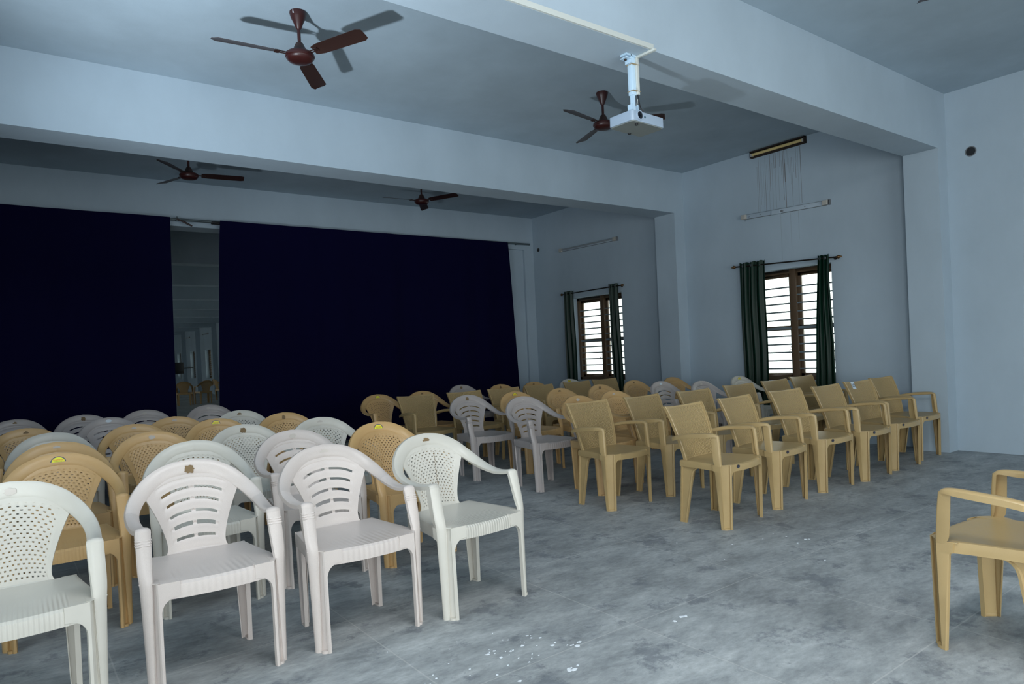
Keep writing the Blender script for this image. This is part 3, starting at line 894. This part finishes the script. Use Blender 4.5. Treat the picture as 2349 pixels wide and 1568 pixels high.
def curtain_set(rodL, rodR, zL, zR, cu, lab, side):
    x = W - .085
    r = empty('curtain_rod', (x, (rodL + rodR) / 2, 0))
    def loc(part): return [(p[0] - x, p[1] - (rodL + rodR) / 2, p[2]) for p in part[0]], part[1]
    add('pole', loc(tube([(x, rodL, zL), (x, rodR, zR)], .0095, 12)), M['rod'], r)
    for (yy, zz, s) in ((rodL, zL, 1), (rodR, zR, -1)):
        prof = [(.010, 0), (.013, .004), (.019, .018), (.024, .032), (.017, .046), (.009, .052), (.013, .060), (.006, .072), (.001, .076)]
        v, f_ = lathe(prof, 14)
        v = [(p[0] + x, yy + s * p[2], zz + p[1]) for p in v]
        add('finial', loc((v, f_)), M['bronze'], r)
        add('bracket', loc(merge(tube([(x, yy - s * .05, zz), (W - .005, yy - s * .05, zz)], .006, 8), tube([(W - .008, yy - s * .05, zz), (W, yy - s * .05, zz)], .022, 14))), M['rod'], r)
    tag(r, lab, 'curtain rod', 'curtain rods over the windows')
    for c in cu:
        e = empty('window_curtain', (x, (c['yt0'] + c['yt1']) / 2, c['zb']))
        cy, cz = e.location.y, e.location.z
        p = curtain(c['yt0'], c['yt1'], c['yb0'], c['yb1'], c['zt'], c['zb'], c['folds'], mid=c.get('mid'), seed=c['seed'], amp=c.get('amp', .028))
        p = ([(q[0] - x, q[1] - cy, q[2] - cz) for q in p[0]], p[1])
        add('cloth', p, M['green'], e, solid=.002)
        for k in range(c['eyes']):
            t = (k + .5) / c['eyes']; yy = c['yt0'] + (c['yt1'] - c['yt0']) * t
            zz = zL + (zR - zL) * (yy - rodL) / (rodR - rodL)
            rg = []
            for a in range(17):
                an = 2 * math.pi * a / 16
                rg.append([((.020 + .004 * math.cos(b)) * math.cos(an), .004 * math.sin(b), (.020 + .004 * math.cos(b)) * math.sin(an)) for b in [math.pi * q / 3 for q in range(6)]])
            ev, ef = loft(rg, True)
            m4 = Matrix.Translation((-.030, yy - cy, zz - cz)) @ Matrix.Rotation(R(48), 4, 'Z')
            add('eyelet', xform((ev, ef), m4), M['eyelet'], e)
        tag(e, c['label'], 'curtain', 'green eyelet curtains at the windows')
curtain_set(5.66, 4.235, 2.352, 2.288, [
    dict(yt0=5.60, yt1=5.21, yb0=5.60, yb1=5.22, zt=2.392, zb=.36, folds=3.5, seed=1, eyes=3, label='bottle-green curtain left of the larger window, wide and hanging in three folds'),
    dict(yt0=4.465, yt1=4.325, yb0=4.57, yb1=4.285, zt=2.335, zb=.42, folds=3, seed=2, eyes=2, mid=(.01, .008), amp=.022, label='bottle-green curtain bunched narrow at the right of the larger window')],
    'dark rod with bronze finials above the larger window', 0)
curtain_set(9.335, 7.875, 2.326, 2.338, [
    dict(yt0=9.31, yt1=9.05, yb0=9.33, yb1=9.03, zt=2.370, zb=.36, folds=2.5, seed=3, eyes=2, label='bottle-green curtain left of the smaller, farther window'),
    dict(yt0=8.16, yt1=7.935, yb0=8.14, yb1=7.875, zt=2.385, zb=.40, folds=2.5, seed=4, eyes=2, mid=(-.0, .02), amp=.022, label='bottle-green curtain across the right pane of the smaller, farther window')],
    'dark rod with bronze finials above the smaller, farther window', 1)

# ------------------------------------------------------------------ navy stage curtains and their pipe
YC = 10.13
def navy(name, xt0, xt1, xb0, xb1, label, seed, parts):
    r_ = random.Random(seed); fr = [(r_.uniform(1.5, 7), r_.uniform(0, 6), r_.uniform(.006, .018)) for _ in range(7)]
    def f(u, v):
        xa = xt0 + (xb0 - xt0) * v ** .8; xb = xt1 + (xb1 - xt1) * v ** .8
        x = xa + (xb - xa) * u
        y = YC - .055 + sum(a * math.sin(w_ * x * 2 + p + v * .4) for w_, p, a in fr) * (.22 + .78 * min(1, v * 1.5))
        z = 3.362 - (3.362 - .06) * v
        return (x, y, z)
    n = int(abs(xt1 - xt0) * 40)
    v, fc, _ = grid(f, n, 30, u0=0, u1=1)
    e = add('stage_curtain', (v, fc), M['navy'], solid=.003)
    tag(e, label, 'curtain', 'navy curtains across the hall')
    return e
navy('l', -1.25, 1.885, -1.25, 1.835, 'navy curtain left of the gap, hanging from the pipe across the hall', 3, 1)
navy('r', 2.525, 7.60, 2.36, 7.76, 'wide navy curtain right of the gap, hanging from the pipe across the hall', 5, 2)
p = empty('curtain_pipe', (3.4, YC, 3.335))
add('pipe', tube([(-4.85, 0, -.0), (4.76, 0, .03)], .018, 12), M['pipe'], p)
add('joint', tube([(-.98, 0, 0), (-.76, 0, .001)], .024, 12), M['black'], p)
for x_ in (-4.6, 4.5):
    add('hook', tube([(x_, 0, .02), (x_, .06, .03), (x_, .118, .03)], .010, 8), M['pipe'], p)
add('clamp', merge(lathe([(.024, -.012), (.026, 0), (.024, .012)], 12, -1.42, 0), tube([(-1.42, 0, .0), (-1.42, -.01, .05)], .012, 8)), M['pipe'], p)
add('wooden_peg', tube([(-1.43, -.035, .012), (-1.33, -.037, -.03), (-1.24, -.038, -.075)], [.010, .014, .012], 8), M['fanb'], p)
tag(p, 'long galvanised pipe carrying the navy curtains across the hall', 'curtain pipe')

# ------------------------------------------------------------------ ceiling fans
def make_fan():
    r = empty('ceiling_fan')
    add('canopy', lathe([(.03, 0), (.060, -.002), (.062, -.012), (.052, -.045), (.034, -.085), (.022, -.118), (.015, -.128)], 28), M['fan'], r)
    add('downrod', lathe([(.0125, -.12), (.0125, -.25)], 14), M['fan'], r)
    add('lower_cup', lathe([(.015, -.228), (.026, -.232), (.040, -.262), (.052, -.292), (.058, -.302), (.055, -.306)], 28), M['fanb'], r)
    add('motor', lathe([(.050, -.296), (.088, -.302), (.102, -.312), (.107, -.326), (.104, -.338), (.099, -.341), (.097, -.350), (.082, -.364), (.050, -.372), (.002, -.374)], 36), M['fan'], r)
    for k in range(3):
        a = 2 * math.pi * k / 3
        secs = []
        L0, L1 = .135, .61
        for i in range(15):
            t = i / 14; x = L0 + (L1 - L0) * t
            w = .052 + .010 * t
            if t < .12: w *= .62 + .38 * (t / .12)
            if t > .93: w *= math.sqrt(max(.02, 1 - ((t - .93) / .07) ** 2 * .6))
            secs.append([(x, -w, -.318 + .013), (x, -w * .45, -.318 + .008), (x, w * .1, -.318 + .001), (x, w * .5, -.318 - .005), (x, w, -.318 - .014)])
        rot = Matrix.Rotation(a, 4, 'Z')
        b = add('blade', xform(loft(secs), rot), M['fanb'], r, solid=.002)
        arm_ = merge(boxp(.09, .17, -.018, -.008, -.322, -.317), boxp(.09, .17, .008, .018, -.322, -.317), boxp(.15, .185, -.026, .026, -.3225, -.3175),
                     lathe([(.004, -.326), (.004, -.314)], 8, .168, -.016), lathe([(.004, -.326), (.004, -.314)], 8, .168, .016))
        add('blade_bracket', xform(arm_, rot), M['fanb'], b)
    return r
fan0 = make_fan(); fkids = list(fan0.children_recursive)
FANS = [(1.859, 4.90, 175.5, 'maroon three-blade ceiling fan nearest the camera, upper left of the photo'),
        (4.981, 4.881, -49.5, 'maroon ceiling fan partly hidden behind the projector'),
        (1.84, 8.62, -9, 'dark ceiling fan beyond the second beam, left one of the pair'),
        (4.97, 8.62, 56, 'dark ceiling fan beyond the second beam, right one of the pair'),
        (4.98, 1.40, 71, 'ceiling fan whose blade tip alone shows at the top right edge of the photo')]
for i, (x, y, a, lb) in enumerate(FANS):
    if i == 0: f = fan0
    else:
        f = fan0.copy(); C.objects.link(f); m = {fan0: f}
        for k in fkids:
            c = k.copy(); C.objects.link(c); m[k] = c
        for k in fkids: m[k].parent = m[k.parent]
    f.location = (x, y, ZC); f.rotation_euler = (0, 0, R(a)); tag(f, lb, 'ceiling fan', 'maroon ceiling fans')
fan0['label'] = FANS[0][3]
o = add('paint_smear', boxp(-.052, -.030, -.036, -.030, -.030, -.006), M['fleck'], fan0, smooth=False)
o.rotation_euler = (0, 0, R(-175)); o.location = (0, 0, 0)

# ------------------------------------------------------------------ projector
PX, PY, PZ = 3.532, 3.135, 2.782
r = empty('projector', (PX, PY, PZ), R(3))
def rounded_box(x0, x1, y0, y1, z0, z1, rad, n=6):
    pts = []
    for (cx, cy, a0) in ((x1 - rad, y1 - rad, 0), (x0 + rad, y1 - rad, 90), (x0 + rad, y0 + rad, 180), (x1 - rad, y0 + rad, 270)):
        for k in range(n + 1):
            a = R(a0 + 90 * k / n); pts.append((cx + rad * math.cos(a), cy + rad * math.sin(a)))
    m = len(pts)
    v = [(a, b, z0) for a, b in pts] + [(a, b, z1) for a, b in pts]
    f = [tuple(reversed(range(m))), tuple(range(m, 2 * m))] + [(k, (k + 1) % m, m + (k + 1) % m, m + k) for k in range(m)]
    return v, f
add('casing', rounded_box(-.168, .168, -.105, .105, .004, .070, .022), M['silver'], r, bevel=.003)
add('base_plate', rounded_box(-.160, .160, -.100, .100, -.002, .004, .022), M['under'], r)
ly = Matrix.Translation((-.098, -.104, .042)) @ Matrix.Rotation(R(90), 4, 'X')
add('lens_ring', xform(lathe([(.031, -.004), (.033, .004), (.031, .010), (.026, .010), (.025, .004)], 30), ly), M['silver'], r)
add('lens', xform(lathe([(.0255, .003), (.025, .007), (.012, .011), (.001, .012)], 30), ly), M['lens'], r)
add('sensor', xform(lathe([(.008, 0), (.008, .0025), (.001, .003)], 16), Matrix.Translation((-.042, -.104, .040)) @ Matrix.Rotation(R(90), 4, 'X')), M['badge_blue'], r)
add('foot', lathe([(.010, -.012), (.011, -.001)], 12, -.09, -.07), M['black'], r)
add('foot', lathe([(.010, -.012), (.011, -.001)], 12, .02, .085), M['black'], r)
tag(r, 'silver projector hanging from the front beam by a white pole', 'projector')
MX, MY = 3.52, 3.15
r = empty('projector_mount', (MX, MY, PZ + .078))
top = ZB - PZ - .078
add('pole', boxp(-.019, .019, -.019, .019, .15, top), M['mount'], r, bevel=.002)
add('ceiling_bracket', merge(boxp(-.075, .05, -.028, .028, top - .012, top), boxp(-.030, -.024, -.028, .028, top - .055, top), boxp(.024, .030, -.028, .028, top - .055, top),
                            boxp(-.075, -.030, -.028, .028, top - .030, top - .024)), M['mount'], r)
add('bolt', merge(lathe([(.009, top - .040), (.009, top - .028), (.004, top - .028), (.004, top)], 8, -.055, 0), lathe([(.008, top - .03), (.008, top - .012)], 8, .04, .01)), M['rust'], r)
add('tilt_bracket', merge(boxp(-.030, -.026, -.022, .022, 0.004, .085), boxp(.026, .030, -.022, .022, .004, .085), boxp(-.030, .030, -.022, .022, .002, .007), boxp(-.012, .012, -.012, .012, .05, .155)), M['mount'], r)
add('spider_arm', merge(tube([(-.10, .03, .003), (.16, -.05, .008)], .0045, 8), tube([(-.02, .06, .003), (.22, -.0, .008)], .0045, 8), boxp(-.05, .09, -.045, .045, 0, .004)), M['mount'], r)
tag(r, 'white pole mount with a hinged bracket under the front beam', 'mount')
# cable conduit: down the pole, across the underside, along the beam's lower edge
r = empty('cable_trunking', (MX, MY, ZB))
x0 = MX
tv = boxp(.020, .044, -.030, -.004, -(top - .155), -.001)
add('pole_run', tv, M['pvc'], r, bevel=.002)
add('underside_run', xform(boxp(-.012, .012, 0, .165, -.016, -.0005), Matrix.Translation((.034, -.012, 0)) @ Matrix.Rotation(R(180 + 5), 4, 'Z')), M['pvc'], r, bevel=.002)
add('beam_run', boxp(XL + .22 - MX, .06, Y1A - MY - .014, Y1A - MY - .0005, .002, .036), M['pvc'], r)
for z in (.06, .24): add('cable_tie', boxp(-.024, .049, -.033, .024, -z - .003, -z), M['tie'], r)
tag(r, 'cream cable trunking along the front beam and down the projector pole', 'cable trunking')
# loose black cable
cab = [(MX + .032, MY - .018, PZ + .235), (MX + .030, MY - .036, PZ + .15), (MX + .05, MY - .05, PZ + .088), (MX - .03, MY - .04, PZ + .088), (MX - .06, MY + .07, PZ + .10), (MX - .095, MY + .11, PZ + .085), (MX - .10, MY + .115, PZ + .05)]
ks = [tuple(cr(cab, t * (len(cab) - 1) / 30)) for t in range(31)]
tag(add('power_cable', tube(ks, .0042, 8), M['black']), 'thin black cable looping over the top of the silver projector', 'cable')
cab = [(MX + .038, MY - .01, PZ + .21), (MX + .03, MY + .0, PZ + .15), (MX + .0, MY + .02, PZ + .10), (MX - .05, MY + .04, PZ + .088), (MX - .10, MY + .09, PZ + .086)]
ks = [tuple(cr(cab, t * (len(cab) - 1) / 30)) for t in range(31)]
tag(add('signal_cable', tube(ks, .0038, 8), M['pvc']), 'cream cable running from the pole over the projector', 'cable')

# ------------------------------------------------------------------ wall fittings on the window wall
def slanted(yL, zL, yR, zR, x):        # frame with local Y running from left to right end
    d = Vector((0, yR - yL, zR - zL)); L_ = d.length; d.normalize()
    up = Vector((-1, 0, 0)).cross(d); up = -up if up.z < 0 else up
    n = Vector((-1, 0, 0))
    return Matrix(((n.x, d.x, up.x, x), (n.y, d.y, up.y, yL), (n.z, d.z, up.z, zL), (0, 0, 0, 1))), L_
# rusted fitting at the ceiling with its brown run-off
m4, L_ = slanted(5.386, 3.842, 4.598, 3.842, W)
r = empty('tube_light', (W, 5.0, 3.84))
def wl(part, mm=m4): return xform(xform(part, mm), Matrix.Translation((-W, -5.0, -3.84)))
add('housing', wl(merge(boxp(0, .012, 0, L_, -.040, .050), boxp(0, .06, 0, .010, -.040, .045), boxp(0, .06, L_ - .010, L_, -.040, .045), boxp(0, .06, 0, L_, .034, .045), boxp(0, .022, 0, L_, -.040, -.032))), M['rust'], r)
add('tube', wl(tube([(.042, .03, .002), (.042, L_ - .03, .002)], .019, 14)), M['rusttube'], r)
add('lamp_holder', wl(merge(boxp(.02, .06, .012, .034, -.024, .016), boxp(.02, .06, L_ - .034, L_ - .012, -.024, .016))), M['holder'], r)
tag(r, 'rust-eaten tube light fitting with a golden tube tight under the ceiling', 'light')
rs = random.Random(11)
sk = []; sl = []
for k in range(30):
    y = 5.33 - .66 * (k + rs.random() * .9) / 30
    ln = rs.choice([.2, .35, .5, .65, .74, .76]); w_ = rs.choice([.0010, .0013, .0016, .0022])
    z = 3.797 - rs.choice([0, 0, .0, .12, .2])
    part = boxp(W - .0012, W + .001, y - w_, y + w_, max(z - ln, 3.05), z)
    (sk if w_ > .001 and k % 2 else sl).append(part)
for (y, za, zb_, w_) in ((4.916, 3.797, 3.62, .0022), (4.912, 3.62, 3.38, .0042), (4.908, 3.38, 3.03, .0028)): sk.append(boxp(W - .0012, W + .001, y - w_, y + w_, zb_, za))
for y, a, b in ((4.86, 2.5, 3.0), (5.0, 2.36, 3.0), (4.75, 2.6, 3.0)): sl.append(boxp(W - .0012, W + .001, y - .0012, y + .0012, a, b))
o = add('rust_streaks', merge(*sk), M['stain'], smooth=False); tag(o, 'thin brown rust streaks running down the wall below the rusted light', 'stain', None, 'stuff')
o = add('faint_streaks', merge(*sl), M['stain_light'], smooth=False); tag(o, 'faint grey drip lines on the wall between the rusted light and the larger window', 'stain', None, 'stuff')

def batten(yL, zL, yR, zR, label, with_tube, h=.030):
    m4, L_ = slanted(yL, zL, yR, zR, W)
    cy, cz = (yL + yR) / 2, (zL + zR) / 2
    r = empty('tube_light', (W, cy, cz))
    mv = Matrix.Translation((-W, -cy, -cz))
    f = lambda p: xform(xform(p, m4), mv)
    add('batten', f(merge(boxp(0, .022, .03, L_ - .03, -h, h * .9))), M['white_metal'], r, bevel=.003)
    add('batten_edge', f(merge(boxp(.0, .0235, .05, L_ - .05, -h - .003, -h), boxp(0, .0235, .05, L_ - .05, h * .9, h * .9 + .002))), M['edge_dirt'], r)
    add('lamp_holder', f(rounded_box(0, .055, 0, .075, -.030, .028, .012)), M['holder'], r)
    add('lamp_holder', f(rounded_box(0, .055, L_ - .095, L_ - .02, -.030, .028, .012)), M['holder'], r)
    add('end_frame', f(merge(boxp(0, .04, L_ - .02, L_ - .016, -.032, .032), boxp(0, .04, L_ - .004, L_, -.032, .032), boxp(0, .04, L_ - .02, L_, .028, .032), boxp(0, .04, L_ - .02, L_, -.032, -.028))), M['edge_dirt'], r)
    if with_tube:
        add('tube', f(tube([(.045, .06, .004), (.045, L_ - .08, .004)], .014, 14)), M['tube'], r)
    else:
        add('starter_box', f(rounded_box(0, .040, L_ * .36, L_ * .47, -.036, .020, .012)), M['white_metal'], r)
        add('starter_cap', f(merge(tube([(.02, L_ * .47, -.008), (.02, L_ * .50, -.008)], [.016, .004], 10))), M['edge_dirt'], r)
        add('screw', f(merge(boxp(.022, .025, L_ * .22, L_ * .235, -.004, .004), boxp(.022, .025, L_ * .73, L_ * .745, -.004, .004))), M['edge_dirt'], r)
        add('print', f(boxp(.022, .0232, .095, .125, -.008, -.003)), M['rim'], r)
        add('wire', f(tube([(.02, .045, -.03), (.02, .035, -.055), (.02, .06, -.055), (.02, .055, -.03)], .0025, 6)), M['edge_dirt'], r)
    tag(r, label, 'light', 'tube light battens on the window wall')
    return r
batten(5.572, 3.030, 4.315, 2.990, 'white tube light batten without a tube, across the rust streaks above the larger window', False)
batten(9.438, 3.150, 7.968, 3.135, 'unlit grey tube light batten above the smaller window', True, .022)
# far away battens glimpsed through the gap
for y, nm in ((37.3, 'right'), (41.6, 'left')):
    batten(y + .6, 3.05, y - .6, 3.05, 'dim wall batten far down the hall, %s one in the curtain gap' % nm, True)

def pipe_hole(y, z, label, rad=.040):
    r = empty('pipe_sleeve', (W, y, z))
    rot = Matrix.Rotation(R(-90), 4, 'Y')
    add('sleeve', xform(lathe([(rad - .006, -.03), (rad - .006, .004), (rad, .006), (rad + .004, .003), (rad + .004, -.002)], 26), rot), M['edge_dirt'], r)
    add('opening', xform(lathe([(rad - .006, .001), (rad * .5, .0005), (.001, 0)], 26), rot), M['black'], r)
    tag(r, label, 'pipe sleeve', 'round pipe sleeves in the window wall')
pipe_hole(2.78, 3.21, 'round black pipe sleeve high on the wall right of the pillar', .050)
pipe_hole(10.085, 3.264, 'round black pipe sleeve high in the far corner beside the navy curtain', .036)

# far television glimpsed in the gap
r = empty('television', (7.83, 40.6, 1.35))
add('screen', boxp(-.72, .02, -.03, .03, -.30, .32), M['black'], r, bevel=.01)
add('wall_arm', boxp(-.03, .512, -.02, .02, -.03, .03), M['rod'], r)
tag(r, 'dark television on the window wall far beyond the curtains, at the left of the gap', 'television')

# plaster flecks on the floor
rs = random.Random(5); fl = []
for (cx, cy, n, sp, s) in ((1.72, 2.30, 26, .16, .008), (1.93, 2.22, 6, .03, .012), (1.80, 2.05, 5, .03, .010), (1.20, 2.30, 8, .10, .005), (2.51, 2.08, 3, .02, .012),
                      (4.06, 2.34, 5, .05, .010), (3.70, 2.05, 3, .04, .008), (3.95, 2.50, 6, .25, .006), (1.65, 2.52, 14, .25, .004)):
    for _ in range(n):
        x = cx + rs.gauss(0, sp); y = cy + rs.gauss(0, sp * .5); r0 = s * rs.uniform(.4, 1.4)
        k = rs.randint(5, 8); a0 = rs.random() * 6
        pts = [(x + r0 * rs.uniform(.5, 1.3) * math.cos(a0 + 2 * math.pi * i / k), y + r0 * .8 * rs.uniform(.4, 1.2) * math.sin(a0 + 2 * math.pi * i / k)) for i in range(k)]
        v = [(a, b, -.0005) for a, b in pts] + [(a, b, .0012) for a, b in pts]
        f_ = [tuple(range(k, 2 * k))] + [(i, (i + 1) % k, k + (i + 1) % k, k + i) for i in range(k)]
        fl.append((v, f_))
o = add('plaster_flecks', merge(*fl), M['fleck'], smooth=False)
tag(o, 'scattered white plaster flecks on the grey floor in front of the chairs', 'debris', None, 'stuff')

# ------------------------------------------------------------------ light
w = bpy.data.worlds.new('World'); scene.world = w; w.use_nodes = True
bg = w.node_tree.nodes['Background']; bg.inputs['Color'].default_value = (.90, 1.0, .99, 1); bg.inputs['Strength'].default_value = 2.3

def area(name, loc, size, power, target, col=(.80, .91, 1.0), shape='RECTANGLE', spread=None):
    l = bpy.data.lights.new(name, 'AREA'); l.shape = shape; l.size = size[0]; l.size_y = size[1]; l.energy = power; l.color = col
    if spread: l.spread = R(spread)
    o = bpy.data.objects.new(name, l); C.objects.link(o); o.location = loc
    o.rotation_euler = (Vector(target) - Vector(loc)).to_track_quat('-Z', 'Y').to_euler()
    return o
# bright sunlit ground glancing in low through the left doorway: the hard light that throws the fan shadows
area('doorway_sun_bounce', (-1.46, 2.60, .60), (.17, .17), 74, (-.48, 3.42, 2.13), (.78, .90, 1.0), spread=92)
# soft sky light through the side doorway, the wide entrance behind the camera and the near right window
area('side_door_daylight', (-1.46, -1.88, 1.25), (2.0, 2.4), 110, (5, 2.2, 2.0), (.92, .96, 1.0))
area('entrance_daylight', (3.2, YMIN + .3, 1.5), (5.8, 2.4), 58, (3.2, 0, .8), (.92, .96, 1.0))
# added fill light over the camera's bay, lifts the dark seats; no fixture there
area('added_overhead_fill', (1.5, .55, 3.62), (2.4, .5), 62, (1.9, 1.5, 0), (.95, .98, 1.0))

# ------------------------------------------------------------------ camera
yaw, pit, rol, fpx = .640804522, -.0103264252, -.0469258211, 1553.33663
cx, cy = -2.61497698, 43.5708686
fw = Vector((math.sin(yaw) * math.cos(pit), math.cos(yaw) * math.cos(pit), math.sin(pit)))
rt = Vector((math.cos(yaw), -math.sin(yaw), 0)); up = rt.cross(fw)
r2 = rt * math.cos(rol) + up * math.sin(rol); u2 = -rt * math.sin(rol) + up * math.cos(rol)
cam = bpy.data.cameras.new('Camera'); co = bpy.data.objects.new('Camera', cam); C.objects.link(co)
co.matrix_world = Matrix(((r2.x, u2.x, -fw.x, .00377563888), (r2.y, u2.y, -fw.y, -.0305472463), (r2.z, u2.z, -fw.z, 1.28505955), (0, 0, 0, 1)))
cam.sensor_width = 36; cam.sensor_fit = 'HORIZONTAL'; cam.lens = fpx / 2349 * 36
cam.shift_x = -cx / 2349; cam.shift_y = cy / 2349
cam.clip_start = .05; cam.clip_end = 200
scene.camera = co
scene.view_settings.view_transform = 'Standard'; scene.view_settings.look = 'None'
scene.view_settings.exposure = .24; scene.view_settings.gamma = 1; scene.view_settings.use_curve_mapping = False
scene.cycles.use_denoising = True
scene.cycles.max_bounces = 8; scene.cycles.diffuse_bounces = 5
